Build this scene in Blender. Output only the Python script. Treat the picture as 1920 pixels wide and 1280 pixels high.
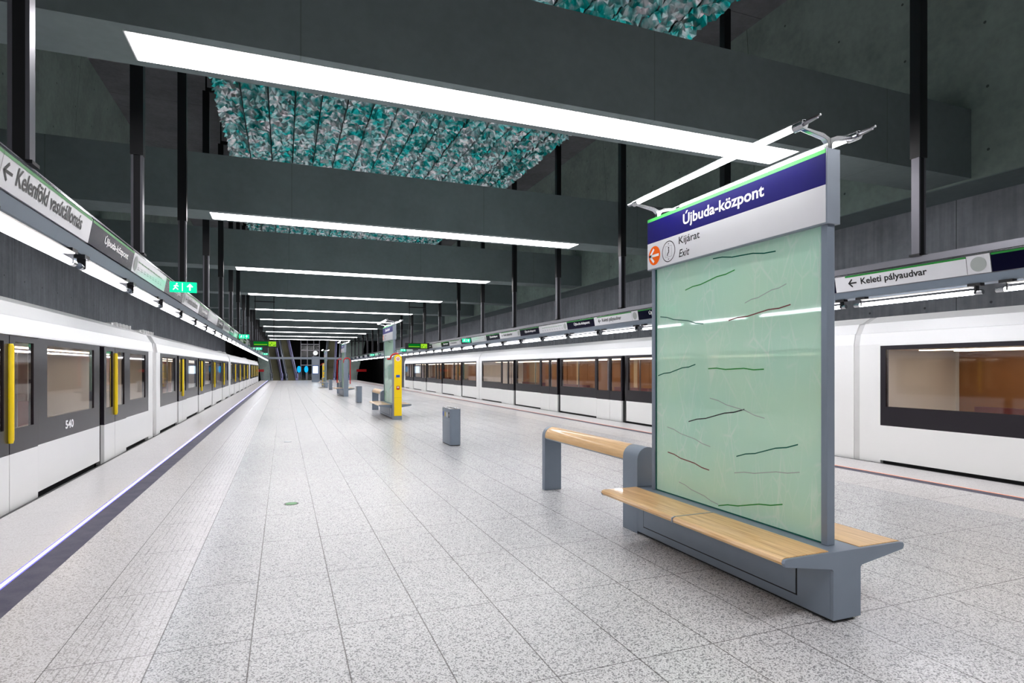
import bpy, bmesh, math, random
from mathutils import Vector, Matrix, noise
for o in list(bpy.data.objects): bpy.data.objects.remove(o)
S = bpy.context.scene; C = S.collection
random.seed(4)
# ------------------------------------------------------------------ camera, world, exposure
cam_d = bpy.data.cameras.new('camera'); cam = bpy.data.objects.new('camera', cam_d); C.objects.link(cam)
cam.location = (0, 0, 1.67); cam.rotation_euler = (math.pi/2, 0, -math.radians(21.3185))
cam_d.sensor_width = 36; cam_d.lens = 1098/1920*36; cam_d.shift_y = 50.5/1920
cam_d.clip_start = .05; cam_d.clip_end = 400
S.camera = cam
w = bpy.data.worlds.new('world'); S.world = w; w.use_nodes = True
w.node_tree.nodes['Background'].inputs[0].default_value = (.55, .62, .65, 1)
w.node_tree.nodes['Background'].inputs[1].default_value = .012
S.view_settings.view_transform = 'Standard'; S.view_settings.look = 'None'
S.view_settings.gamma = 1; S.view_settings.use_curve_mapping = False
S.view_settings.exposure = 0.12
E_CEIL, E_TUBE, E_TOTEM, E_CAR = 16.0, 22.0, 30.0, 6.5
# ------------------------------------------------------------------ node helpers
def lin(c):
    return tuple(((v/255)/12.92 if v/255 <= .04045 else ((v/255+.055)/1.055)**2.4) for v in c) + (1,)
class NT:
    def __init__(s, name):
        s.m = bpy.data.materials.new(name); s.m.use_nodes = True; s.t = s.m.node_tree
        s.n = s.t.nodes; s.l = s.t.links; s.b = s.n['Principled BSDF']; s.out = s.n['Material Output']; s._c = None
    def set(s, inp, v):
        if isinstance(v, bpy.types.NodeSocket): s.l.new(v, inp)
        else: inp.default_value = v
    def co(s):
        if s._c is None: s._c = s.n.new('ShaderNodeNewGeometry').outputs['Position']
        return s._c
    def xyz(s):
        q = s.n.new('ShaderNodeSeparateXYZ'); s.l.new(s.co(), q.inputs[0]); return q.outputs
    def M(s, op, a, b=0.0, c=0.0):
        q = s.n.new('ShaderNodeMath'); q.operation = op
        s.set(q.inputs[0], a); s.set(q.inputs[1], b); s.set(q.inputs[2], c); return q.outputs[0]
    def scale(s, vec, k):
        q = s.n.new('ShaderNodeVectorMath'); q.operation = 'MULTIPLY'; s.l.new(vec, q.inputs[0]); q.inputs[1].default_value = k; return q.outputs[0]
    def noise(s, sc, det=3, vec=None, rough=.5):
        q = s.n.new('ShaderNodeTexNoise'); q.inputs['Scale'].default_value = sc; q.inputs['Detail'].default_value = det
        q.inputs['Roughness'].default_value = rough; s.l.new(vec or s.co(), q.inputs['Vector']); return q.outputs[0]
    def vor(s, sc, vec=None, feat='F1', out='Distance'):
        q = s.n.new('ShaderNodeTexVoronoi'); q.feature = feat; q.inputs['Scale'].default_value = sc
        s.l.new(vec or s.co(), q.inputs['Vector']); return q.outputs[out]
    def mix(s, f, a, b):
        q = s.n.new('ShaderNodeMix'); q.data_type = 'RGBA'; s.set(q.inputs[0], f); s.set(q.inputs[6], a); s.set(q.inputs[7], b); return q.outputs[2]
    def ramp(s, v, lo, hi, a=0.0, b=1.0):
        q = s.n.new('ShaderNodeMapRange'); s.set(q.inputs[0], v); q.inputs[1].default_value = lo; q.inputs[2].default_value = hi
        q.inputs[3].default_value = a; q.inputs[4].default_value = b; return q.outputs[0]
    def line(s, x, per, off, wd):      # 1 on lines every per, at off
        f = s.M('FRACT', s.M('DIVIDE', s.M('SUBTRACT', x, off-per/2), per))
        d = s.M('MULTIPLY', s.M('ABSOLUTE', s.M('SUBTRACT', f, .5)), per)
        return s.M('LESS_THAN', d, wd/2)
    def rng(s, x, a, b): return s.M('MULTIPLY', s.M('GREATER_THAN', x, a), s.M('LESS_THAN', x, b))
    def bump(s, h, st=.3, d=.01):
        q = s.n.new('ShaderNodeBump'); q.inputs['Strength'].default_value = st; q.inputs['Distance'].default_value = d
        s.l.new(h, q.inputs['Height']); s.l.new(q.outputs[0], s.b.inputs['Normal'])
def mat(name, col, rough=.5, metal=0, spec=.5, coat=0, var=.06, vs=6):
    t = NT(name); c = lin(col)
    n = t.noise(vs, 3)
    d = tuple(v*(1-var*2) for v in c[:3])+(1,)
    t.set(t.b.inputs['Base Color'], t.mix(n, c, d))
    t.b.inputs['Roughness'].default_value = rough; t.b.inputs['Metallic'].default_value = metal
    t.b.inputs['Specular IOR Level'].default_value = spec; t.b.inputs['Coat Weight'].default_value = coat
    return t.m
def emis(name, col, st):
    t = NT(name); e = t.n.new('ShaderNodeEmission'); e.inputs[0].default_value = lin(col); e.inputs[1].default_value = st
    t.l.new(e.outputs[0], t.out.inputs[0]); return t.m
def concrete(name, col, axis, joint=None, holes=None, boards=0.0, dark=.55, blot=.5, jw=.8):
    t = NT(name); x, y, z = t.xyz(); a = x if axis == 'x' else y
    c = lin(col); n1 = t.noise(.9, 4); n2 = t.noise(7, 5)
    v = t.ramp(t.M('ADD', t.M('MULTIPLY', n1, .65), t.M('MULTIPLY', n2, .35)), .32, .68)
    cc = t.mix(v, tuple(k*(1-blot*.5) for k in c[:3])+(1,), tuple(k*(1+blot*.35) for k in c[:3])+(1,))
    if boards:
        bb = t.noise(1, 4, t.scale(t.co(), (7, 7, .35)))
        cc = t.mix(t.ramp(bb, .42, .62, 0, boards), cc, tuple(k*.45 for k in c[:3])+(1,))
    m = None
    if joint:
        ph, oh, pv, ov = joint
        m = t.line(a, ph, oh, .018)
        if pv: m = t.M('MAXIMUM', m, t.line(z, pv, ov, .02))
    if holes:
        ph, oh, pv, ov = holes
        fa = t.M('SUBTRACT', t.M('FRACT', t.M('DIVIDE', t.M('SUBTRACT', a, oh), ph)), .5)
        fz = t.M('SUBTRACT', t.M('FRACT', t.M('DIVIDE', t.M('SUBTRACT', z, ov), pv)), .5)
        fa = t.M('MULTIPLY', fa, ph); fz = t.M('MULTIPLY', fz, pv)
        r = t.M('SQRT', t.M('ADD', t.M('MULTIPLY', fa, fa), t.M('MULTIPLY', fz, fz)))
        h = t.M('LESS_THAN', r, .028); m = t.M('MAXIMUM', m, h) if m is not None else h
    if m is not None: cc = t.mix(t.M('MULTIPLY', m, jw), cc, tuple(k*.15 for k in c[:3])+(1,))
    t.set(t.b.inputs['Base Color'], cc); t.b.inputs['Roughness'].default_value = .75
    t.b.inputs['Specular IOR Level'].default_value = .25
    t.bump(n2, .15, .01)
    return t.m
# ------------------------------------------------------------------ materials
MT = {}
def floor_mat():
    t = NT('granite_paving'); x, y, z = t.xyz()
    sp = t.vor(115, out='Color'); q = t.n.new('ShaderNodeSeparateColor'); t.l.new(sp, q.inputs[0])
    sp2 = t.noise(130, 2)
    speck = t.M('MAXIMUM', t.ramp(q.outputs[0], .70, .78), t.M('MULTIPLY', t.ramp(sp2, .54, .60), .8))
    pale = t.M('LESS_THAN', x, -.705); pale = t.M('MAXIMUM', pale, t.M('GREATER_THAN', x, 7.66))
    k = t.ramp(t.noise(.6, 3), .3, .7)
    base = t.mix(k, lin((217, 217, 218)), lin((210, 211, 213)))
    base = t.mix(pale, base, lin((223, 221, 221)))
    dark = t.mix(pale, lin((92, 92, 95)), lin((150, 146, 144)))
    col = t.mix(t.M('MULTIPLY', speck, .74), base, dark)
    col = t.mix(t.ramp(t.M('ABSOLUTE', t.M('SUBTRACT', q.outputs[1], .5)), .44, .5, 0, .5), col, lin((245, 245, 245)))
    edge = t.M('MAXIMUM', t.M('LESS_THAN', x, -2.0), t.M('GREATER_THAN', x, 8.86))
    col = t.mix(t.M('MULTIPLY', edge, .6), col, lin((222, 219, 218)))
    strip = t.M('MAXIMUM', t.rng(x, -2.0, -1.76), t.rng(x, 8.66, 8.87))
    col = t.mix(t.M('MULTIPLY', strip, .96), col, t.mix(t.ramp(t.noise(5, 4), .3, .7), lin((72, 72, 92)), lin((96, 94, 108))))
    jx = t.M('MULTIPLY', t.line(x, .5225, -.706, .008), t.rng(x, -.75, 7.7))
    jx = t.M('MAXIMUM', jx, t.rng(x, -1.236, -1.230))
    jy = t.M('MULTIPLY', t.line(y, 1.08, 3.95, .007), t.rng(x, -1.24, 8.6))
    jy2 = t.M('MULTIPLY', t.line(y, 1.08, 3.95, .005), .35)
    j = t.M('MAXIMUM', t.M('MULTIPLY', t.M('MAXIMUM', jx, jy), .75), jy2)
    # worn grooves of the guiding strips
    tact = t.M('MAXIMUM', t.rng(x, -1.2, -.74), t.rng(x, 7.7, 8.1))
    gr = t.M('MULTIPLY', t.line(x, .05, -1.2, .007), tact)
    wear = t.ramp(t.noise(1, 4, t.scale(t.co(), (40, 3, 1))), .35, .65)
    gr = t.M('MULTIPLY', gr, t.M('MULTIPLY', wear, .55))
    col = t.mix(t.M('MAXIMUM', j, gr), col, lin((70, 62, 62)))
    st = t.ramp(t.noise(1.3, 5), .66, .85, 0, .12)
    col = t.mix(st, col, lin((150, 140, 132)))
    t.set(t.b.inputs['Base Color'], col)
    t.set(t.b.inputs['Roughness'], t.ramp(strip, 0, 1, .27, .5))
    t.set(t.b.inputs['Specular IOR Level'], t.ramp(strip, 0, 1, .5, .08))
    return t.m
MT['floor'] = floor_mat()
MT['wall'] = concrete('board_marked_concrete', (144, 147, 153), 'y', (4.2, 4.5, 2.4, 3.52), (1.4, .3, 1.2, .1), boards=.35)
MT['wall_up'] = concrete('smooth_wall_concrete', (142, 158, 151), 'y', (8.37, 5.2, 0, 0), (1.6, .2, 1.25, .4))
MT['beam'] = concrete('beam_concrete', (122, 134, 135), 'x', (5.2, .2, 0, 0), None, blot=.25, jw=.3)
MT['ceil'] = concrete('ceiling_concrete', (120, 120, 124), 'y', (6, 1, 0, 0), None)
MT['grey'] = mat('grey_powder_coat', (130, 142, 156), .38, .35)
MT['greyl'] = mat('light_grey_metal', (150, 160, 172), .35, .4)
MT['steel'] = mat('brushed_steel', (150, 150, 158), .3, .8)
MT['chrome'] = mat('polished_steel', (200, 202, 206), .15, 1)
MT['post'] = mat('galvanised_post', (112, 112, 120), .4, .5)
MT['dark'] = mat('dark_metal', (26, 27, 30), .45, .2)
MT['black'] = mat('black_rubber', (10, 10, 12), .6)
MT['white'] = mat('white_enamel', (236, 237, 236), .25, 0, .5, .3, .02)
MT['train'] = mat('white_train_paint', (240, 240, 238), .42, 0, .4, 0, .015, 2)
MT['traindark'] = mat('charcoal_train_paint', (36, 32, 38), .25, 0, .35)
MT['blackgloss'] = mat('black_gloss', (8, 8, 10), .12)
MT['navy'] = mat('navy_sign_enamel', (14, 9, 104), .4, spec=.15)
MT['navydk'] = mat('dark_navy_sign_enamel', (8, 9, 36), .2, spec=.06)
MT['signwhite'] = mat('white_sign_enamel', (226, 227, 232), .2, var=.02)
MT['green'] = mat('green_stripe', (20, 140, 45), .3)
MT['greenl'] = mat('bright_green_stripe', (90, 215, 105), .3)
MT['letw'] = mat('white_lettering', (250, 250, 250), .4, var=0)
MT['letk'] = mat('black_lettering', (14, 14, 18), .4)
MT['orange'] = mat('orange_disc', (252, 104, 0), .7, spec=.15)
MT['yellow'] = mat('yellow_enamel', (248, 214, 10), .3, var=.02)
MT['red'] = mat('red_enamel', (196, 12, 18), .3)
MT['blue'] = mat('blue_sticker', (40, 90, 190), .4)
MT['ochre'] = mat('ochre_sticker', (190, 170, 40), .4)
MT['grille'] = mat('speaker_grille', (168, 174, 172), .6)
MT['reflect'] = mat('white_reflector', (235, 232, 228), .3)
MT['seatred'] = mat('maroon_seat', (120, 55, 55), .6)
MT['cream'] = mat('cream_interior', (220, 198, 164), .5)
MT['mauve'] = mat('mauve_interior', (128, 102, 100), .5)
MT['tan'] = mat('tan_interior', (158, 108, 62), .5)
MT['carfloor'] = mat('car_floor', (90, 80, 80), .5)
MT['step'] = mat('olive_escalator_steps', (112, 110, 84), .6)
MT['violet'] = mat('violet_tinted_steel', (170, 170, 225), .35, .2)
MT['ballast'] = mat('track_bed', (40, 38, 38), .9)
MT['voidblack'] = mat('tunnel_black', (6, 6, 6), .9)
MT['roofgear'] = mat('roof_equipment', (214, 214, 212), .5)
MT['e_ceil'] = emis('strip_light_diffuser', (255, 251, 252), E_CEIL)
MT['e_tube'] = emis('fluorescent_tube', (246, 246, 255), E_TUBE)
MT['e_totem'] = emis('totem_tube', (255, 254, 250), E_TOTEM)
MT['e_car'] = emis('car_lamp', (255, 238, 212), E_CAR)
MT['e_blue'] = emis('blue_led', (110, 105, 255), 2.2)
MT['e_bluew'] = emis('white_blue_led', (205, 205, 255), 2.6)
MT['e_orange'] = emis('orange_led', (255, 150, 110), 1.2)
MT['e_exit'] = emis('exit_sign_green', (20, 215, 150), 1.6)
MT['e_exitw'] = emis('exit_sign_white', (225, 255, 245), 1.8)
MT['e_green'] = emis('led_display_green', (10, 130, 40), .6)
MT['e_lime'] = emis('led_display_lime', (170, 235, 50), .8)
MT['e_screen'] = emis('info_screen', (225, 245, 255), 3)
MT['e_cyan'] = emis('cyan_kiosk_glow', (20, 160, 225), 1.4)
MT['e_clock'] = emis('clock_face', (235, 238, 240), 1.1)
def wood_mat():
    t = NT('oiled_wood'); x, y, z = t.xyz()
    g = t.noise(1, 6, t.scale(t.co(), (42, 2.2, 42)), .6)
    h = t.noise(1, 3, t.scale(t.co(), (11, .9, 11)))
    c = t.mix(t.ramp(g, .35, .68), lin((232, 192, 136)), lin((178, 124, 66)))
    c = t.mix(t.ramp(h, .4, .66, 0, .55), c, lin((196, 146, 88)))
    b = t.M('FLOOR', t.M('MULTIPLY', x, 11.5)); bn = t.M('FRACT', t.M('MULTIPLY', t.M('SINE', t.M('ADD', t.M('MULTIPLY', b, 12.9), 3.1)), 43.7))
    c = t.mix(t.M('MULTIPLY', bn, .35), c, lin((240, 206, 150)))
    c = t.mix(t.M('MULTIPLY', t.line(x, 1/11.5, 0, .003), .5), c, lin((120, 80, 40)))
    t.set(t.b.inputs['Base Color'], c); t.b.inputs['Roughness'].default_value = .36; t.b.inputs['Coat Weight'].default_value = .25
    t.bump(g, .1, .003); return t.m
MT['wood'] = wood_mat()
def glass_mat(name, tint, refl_col=(1, 1, 1, 1), base=.06):
    t = NT(name); tr = t.n.new('ShaderNodeBsdfTransparent'); tr.inputs[0].default_value = tint
    gl = t.n.new('ShaderNodeBsdfGlossy'); gl.inputs[0].default_value = refl_col; gl.inputs['Roughness'].default_value = .04
    fr = t.n.new('ShaderNodeFresnel'); fr.inputs[0].default_value = 1.5
    bf = t.n.new('ShaderNodeNewGeometry').outputs['Backfacing']
    f = t.M('MULTIPLY', t.M('MAXIMUM', fr.outputs[0], base), t.M('SUBTRACT', 1.0, bf))
    mx = t.n.new('ShaderNodeMixShader'); t.l.new(f, mx.inputs[0]); t.l.new(tr.outputs[0], mx.inputs[1]); t.l.new(gl.outputs[0], mx.inputs[2])
    t.l.new(mx.outputs[0], t.out.inputs[0]); return t.m
MT['glass'] = glass_mat('car_window_glass', (.86, .84, .84, 1))
MT['glassdark'] = glass_mat('dark_glass', (.25, .33, .36, 1))
def green_glass():
    t = NT('laminated_green_glass')
    v = t.vor(3.2, t.scale(t.co(), (1, 1.3, .55)), 'DISTANCE_TO_EDGE'); v2 = t.vor(9, t.scale(t.co(), (1, 1.6, .5)), 'DISTANCE_TO_EDGE')
    n = t.noise(5, 5, t.scale(t.co(), (1, 1, .4)))
    k = t.M('MULTIPLY', t.M('MAXIMUM', t.ramp(v, .0, .035, 1, 0), t.ramp(v2, 0, .06, .7, 0)), t.ramp(n, .42, .62))
    c = t.mix(k, lin((206, 242, 226)), lin((236, 250, 243)))
    c = t.mix(t.ramp(t.noise(1.2, 3), .35, .7, 0, .5), c, lin((226, 248, 222)))
    df = t.n.new('ShaderNodeBsdfDiffuse'); t.l.new(c, df.inputs[0])
    tl = t.n.new('ShaderNodeBsdfTranslucent'); t.l.new(c, tl.inputs[0])
    tr = t.n.new('ShaderNodeBsdfTransparent'); tr.inputs[0].default_value = (.62, .86, .74, 1)
    gl = t.n.new('ShaderNodeBsdfGlossy'); gl.inputs['Roughness'].default_value = .03
    def mixs(f, a, b):
        m = t.n.new('ShaderNodeMixShader'); t.set(m.inputs[0], f); t.l.new(a, m.inputs[1]); t.l.new(b, m.inputs[2]); return m.outputs[0]
    s1 = mixs(.2, df.outputs[0], tl.outputs[0]); s2 = mixs(.14, s1, tr.outputs[0])
    fr = t.n.new('ShaderNodeFresnel'); fr.inputs[0].default_value = 1.5
    bf = t.n.new('ShaderNodeNewGeometry').outputs['Backfacing']
    t.l.new(mixs(t.M('MULTIPLY', fr.outputs[0], t.M('SUBTRACT', 1.0, bf)), s2, gl.outputs[0]), t.out.inputs[0]); return t.m
MT['gglass'] = green_glass()
MT['glassedge'] = mat('dark_green_glass_edge', (12, 96, 78), .2)
def crumple_mat():
    t = NT('crumpled_foil_panel')
    n = t.noise(1.1, 4, t.scale(t.co(), (1.2, .6, 1))); n2 = t.noise(3, 2, t.scale(t.co(), (1, 1.8, 1)))
    k = t.ramp(t.M('ADD', t.M('MULTIPLY', n, .35), t.M('MULTIPLY', n2, .65)), .42, .62)
    c = t.mix(k, lin((24, 190, 186)), lin((246, 240, 244)))
    t.set(t.b.inputs['Base Color'], c); t.b.inputs['Metallic'].default_value = .78; t.b.inputs['Roughness'].default_value = .27
    return t.m
MT['crumple'] = crumple_mat()
# ------------------------------------------------------------------ mesh helpers
class MB:
    def __init__(s): s.v = []; s.f = []; s.fm = []; s.ms = []
    def mi(s, m):
        if m not in s.ms: s.ms.append(m)
        return s.ms.index(m)
    def poly(s, pts, m):
        k = len(s.v); s.v += [tuple(p) for p in pts]; s.f.append(tuple(range(k, k+len(pts)))); s.fm.append(s.mi(m)); return s
    def solid(s, vs, fs, m):
        k = len(s.v); s.v += [tuple(p) for p in vs]
        for f in fs: s.f.append(tuple(k+i for i in f)); s.fm.append(s.mi(m))
        return s
    def box(s, x0, x1, y0, y1, z0, z1, m):
        if x0 > x1: x0, x1 = x1, x0
        return s.solid([(x0,y0,z0),(x1,y0,z0),(x1,y1,z0),(x0,y1,z0),(x0,y0,z1),(x1,y0,z1),(x1,y1,z1),(x0,y1,z1)],
            [(0,3,2,1),(4,5,6,7),(0,1,5,4),(1,2,6,5),(2,3,7,6),(3,0,4,7)], m)
    def prism(s, prof, a0, a1, m, ax='y'):    # profile in the plane across ax
        n = len(prof)
        def P(p, a): return (p[0], a, p[1]) if ax == 'y' else ((a, p[0], p[1]) if ax == 'x' else (p[0], p[1], a))
        vs = [P(p, a0) for p in prof]+[P(p, a1) for p in prof]
        fs = [tuple(range(n)), tuple(range(2*n-1, n-1, -1))]+[(i, (i+1) % n, n+(i+1) % n, n+i) for i in range(n)]
        return s.solid(vs, fs, m)
    def tube(s, pts, r, m, n=10, cap=True):
        pts = [Vector(p) for p in pts]; rs = r if isinstance(r, (list, tuple)) else [r]*len(pts); rings = []
        ref = None
        for i, p in enumerate(pts):
            d = (pts[min(i+1, len(pts)-1)]-pts[max(i-1, 0)]).normalized()
            if ref is None: ref = Vector((0, 0, 1)) if abs(d.z) < .9 else Vector((1, 0, 0))
            a = d.cross(ref).normalized(); b = a.cross(d).normalized(); ref = b
            rings.append([p+(a*math.cos(2*math.pi*k/n)+b*math.sin(2*math.pi*k/n))*rs[i] for k in range(n)])
        vs = [v for g in rings for v in g]; fs = []
        for i in range(len(rings)-1):
            for k in range(n): fs.append((i*n+k, i*n+(k+1) % n, (i+1)*n+(k+1) % n, (i+1)*n+k))
        if cap: fs += [tuple(range(n-1, -1, -1)), tuple((len(rings)-1)*n+k for k in range(n))]
        return s.solid(vs, fs, m)
    def disc(s, c, u, v, r, m, n=28, th=0.0):
        c, u, v = Vector(c), Vector(u).normalized(), Vector(v).normalized(); nn = u.cross(v)
        a = [c+u*r*math.cos(2*math.pi*k/n)+v*r*math.sin(2*math.pi*k/n) for k in range(n)]
        if not th: return s.poly(a, m)
        return s.solid([p for p in a]+[p+nn*th for p in a], [tuple(range(n-1, -1, -1)), tuple(range(n, 2*n))]+[(k, (k+1) % n, n+(k+1) % n, n+k) for k in range(n)], m)
    def ring(s, c, u, v, r0, r1, m, n=28):
        c, u, v = Vector(c), Vector(u).normalized(), Vector(v).normalized()
        A = [c+(u*math.cos(2*math.pi*k/n)+v*math.sin(2*math.pi*k/n))*r0 for k in range(n)]
        B = [c+(u*math.cos(2*math.pi*k/n)+v*math.sin(2*math.pi*k/n))*r1 for k in range(n)]
        return s.solid(A+B, [(k, (k+1) % n, n+(k+1) % n, n+k) for k in range(n)], m)
    def build(s, name, parent=None, bevel=0, smooth=False, flat=False):
        off = Vector((0, 0, 0))
        p = parent
        while p is not None: off += Vector(p.location); p = p.parent
        me = bpy.data.meshes.new(name); me.from_pydata([Vector(v)-off for v in s.v], [], s.f)
        for m in s.ms: me.materials.append(MT[m])
        me.polygons.foreach_set('material_index', s.fm)
        if not flat:
            bm = bmesh.new(); bm.from_mesh(me); bmesh.ops.recalc_face_normals(bm, faces=bm.faces); bm.to_mesh(me); bm.free()
        if smooth:
            me.polygons.foreach_set('use_smooth', [True]*len(me.polygons))
            try: me.set_sharp_from_angle(angle=math.radians(35))
            except Exception: pass
        me.update()
        o = bpy.data.objects.new(name, me); C.objects.link(o)
        if parent is not None: o.parent = parent
        if bevel:
            b = o.modifiers.new('bevel', 'BEVEL'); b.width = bevel; b.segments = 2; b.limit_method = 'ANGLE'
        return o
def tag(o, label=None, cat=None, group=None, kind=None):
    if label: o['label'] = label
    if cat: o['category'] = cat
    if group: o['group'] = group
    if kind: o['kind'] = kind
    return o
def thing(name, loc, label, cat, group=None):
    o = bpy.data.objects.new(name, None); C.objects.link(o); o.location = loc; o.empty_display_size = .2
    return tag(o, label, cat, group)
def dup(o, parent=None, dy=0):
    c = o.copy(); C.objects.link(c)
    if parent: c.parent = parent
    else: c.location = Vector(o.location)+Vector((0, dy, 0))
    for ch in list(o.children):
        dup(ch, c)
    return c
ORD = 'nearest second third fourth fifth sixth seventh eighth ninth tenth eleventh twelfth thirteenth fourteenth fifteenth sixteenth seventeenth eighteenth nineteenth twentieth'.split()
TENS = {20: 'twenty', 30: 'thirty', 40: 'forty', 50: 'fifty'}
def ordn(i):
    if i < 20: return ORD[i]
    n = i+1
    if n % 10 == 0: return {30: 'thirtieth', 40: 'fortieth', 50: 'fiftieth'}[n]
    return TENS[n//10*10]+'-'+('first' if n % 10 == 1 else ORD[n % 10-1])
_tc = {}
def glyphs(body, bold=.0, shear=0.0):
    key = (body, bold, shear)
    if key in _tc: return _tc[key]
    cu = bpy.data.curves.new('t', 'FONT'); cu.body = body; cu.offset = bold; cu.shear = shear; cu.resolution_u = 3
    ob = bpy.data.objects.new('t', cu); C.objects.link(ob); dg = bpy.context.evaluated_depsgraph_get()
    me = bpy.data.meshes.new_from_object(ob.evaluated_get(dg))
    vs = [(v.co.x, v.co.y) for v in me.vertices]; fs = [tuple(p.vertices) for p in me.polygons]
    bpy.data.objects.remove(ob); bpy.data.curves.remove(cu); bpy.data.meshes.remove(me)
    _tc[key] = (vs, fs); return _tc[key]
def text(mb, body, org, dirv, up, width, height, m, bold=.012, shear=0.0):
    """fit the inked box of body into width x height, lower left at org"""
    vs, fs = glyphs(body, bold, shear)
    if not vs: return
    x0 = min(v[0] for v in vs); x1 = max(v[0] for v in vs); y0 = min(v[1] for v in vs); y1 = max(v[1] for v in vs)
    O, D, U = Vector(org), Vector(dirv).normalized(), Vector(up).normalized()
    mb.solid([O+D*((v[0]-x0)/(x1-x0)*width)+U*((v[1]-y0)/(y1-y0)*height) for v in vs], fs, m)
def arrow(mb, c, D, U, s, m, lw=.16):
    c, D, U = Vector(c), Vector(D).normalized(), Vector(U).normalized()
    def q(a, b, t=lw):
        a = Vector(a); b = Vector(b); d = (b-a).normalized(); n = Vector((-d.y, d.x))*t/2
        mb.poly([c+D*(p.x*s)+U*(p.y*s) for p in (a-n, b-n, b+n, a+n)], m)
    q((-.45, 0), (.5, 0)); q((-.55, -.06), (-.05, .45)); q((-.55, .06), (-.05, -.45))
# ------------------------------------------------------------------ the setting
CX = 3.43; Y0, Y1 = -14, 88
def struct(o): o['kind'] = 'structure'; return o
b = MB(); b.box(-2.93, 9.79, Y0, Y1, -.12, 0, 'floor'); b.box(-2.6, 9.46, Y0, Y1, -1.2, -.12, 'wall')
struct(b.build('floor'))
b = MB(); b.box(-2.96, -2.93, Y0, Y1, -.09, .004, 'dark'); struct(b.build('trim_1'))
b = MB(); b.box(9.79, 9.82, Y0, Y1, -.09, .004, 'dark'); struct(b.build('trim_2'))
b = MB(); b.box(-7.5, -2.6, Y0, 130, -1.3, -1.2, 'ballast'); b.box(9.46, 14.4, Y0, 130, -1.3, -1.2, 'ballast')
for x in (-4.9, -3.45, 11.75, 10.3): b.box(x-.035, x+.035, Y0, 130, -1.2, -1.05, 'steel')
struct(b.build('trim_3'))
b = MB(); b.box(-7.5, -7.34, Y0, Y1, -1.2, 5.5, 'wall'); b.box(-7.34, -6.195, Y0, Y1, 5.48, 5.5, 'beam')
b.prism([(-7.5, 5.5), (-6.19, 5.5), (-6.19, 6.94), (-5.87, 11.65), (-7.5, 11.65)], Y0, Y1, 'wall_up'); struct(b.build('wall_left'))
b = MB(); b.box(14.2, 14.4, Y0, Y1, -1.2, 5.5, 'wall'); b.box(13.055, 14.2, Y0, Y1, 5.48, 5.5, 'beam')
b.prism([(14.4, 5.5), (13.05, 5.5), (13.05, 6.94), (12.73, 11.65), (14.4, 11.65)], Y0, Y1, 'wall_up'); struct(b.build('wall_right'))
b = MB(); b.box(-7.5, 14.4, Y0, Y1+14, 11.65, 11.9, 'ceil'); struct(b.build('ceiling'))
b = MB(); b.box(-7.5, 14.4, Y0-.2, Y0, -1.3, 11.9, 'beam'); struct(b.build('wall_back'))
# tunnel mouths and the dark end of the hall
b = MB()
b.box(-7.5, 14.4, Y1, Y1+.3, 5.9, 11.65, 'beam')
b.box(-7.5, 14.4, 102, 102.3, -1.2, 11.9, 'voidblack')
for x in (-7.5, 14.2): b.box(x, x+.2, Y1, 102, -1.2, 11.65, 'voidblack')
struct(b.build('wall_end'))
b = MB(); b.box(-2.93, 9.79, Y1, 102, -.15, -.01, 'step'); struct(b.build('trim_4'))
# beams and strip lights
bm_ = MB(); yb = 7.71; XL, XR = -1.715, 8.575; ya, ybk = yb+.15, yb+.85
bm_.prism([(yb, 5.68), (yb+1, 5.68), (yb+1, 6.94), (yb, 6.94)], -6.19, 13.05, 'beam', 'x')
bm_.box(-6.19, XL, yb, yb+1, 5.54, 5.68, 'beam'); bm_.box(XR, 13.05, yb, yb+1, 5.54, 5.68, 'beam')
bm_.box(XL, XR, yb, ya, 5.54, 5.68, 'beam'); bm_.box(XL, XR, ybk, yb+1, 5.54, 5.68, 'beam')
beam0 = bm_.build('concrete_beam')
fl = thing('ceiling_light', (CX, yb+.5, 5.6), '', 'ceiling light', 'strip lights in the cross beams')
MB().box(XL+.02, XR-.02, ya+.015, ybk-.015, 5.532, 5.56, 'e_ceil').build('diffuser', fl)
fr = MB(); fr.box(XL, XR, ya, ya+.015, 5.535, 5.68, 'white'); fr.box(XL, XR, ybk-.015, ybk, 5.535, 5.68, 'white')
fr.box(XL, XL+.02, ya, ybk, 5.535, 5.68, 'white'); fr.box(XR-.02, XR, ya, ybk, 5.55, 5.68, 'white'); fr.build('frame', fl)
for k in range(-2, 10):
    if k == 0: bo, lo = beam0, fl
    else:
        bo = beam0.copy(); C.objects.link(bo); bo.location.y += 8.37*k; lo = dup(fl, None, 8.37*k)
    if k < 0: wd = ('just behind the camera', 'two bays behind the camera')[-k-1]
    else: wd = ('nearest in view' if k == 0 else 'farthest in view' if k == 9 else ordn(k)+' in view from the camera')
    tag(bo, 'long grey concrete beam spanning the hall, '+wd, 'beam', 'concrete beams across the hall')
    tag(lo, 'long white strip light set into the concrete beam, '+wd, 'ceiling light', 'strip lights in the cross beams')
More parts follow.
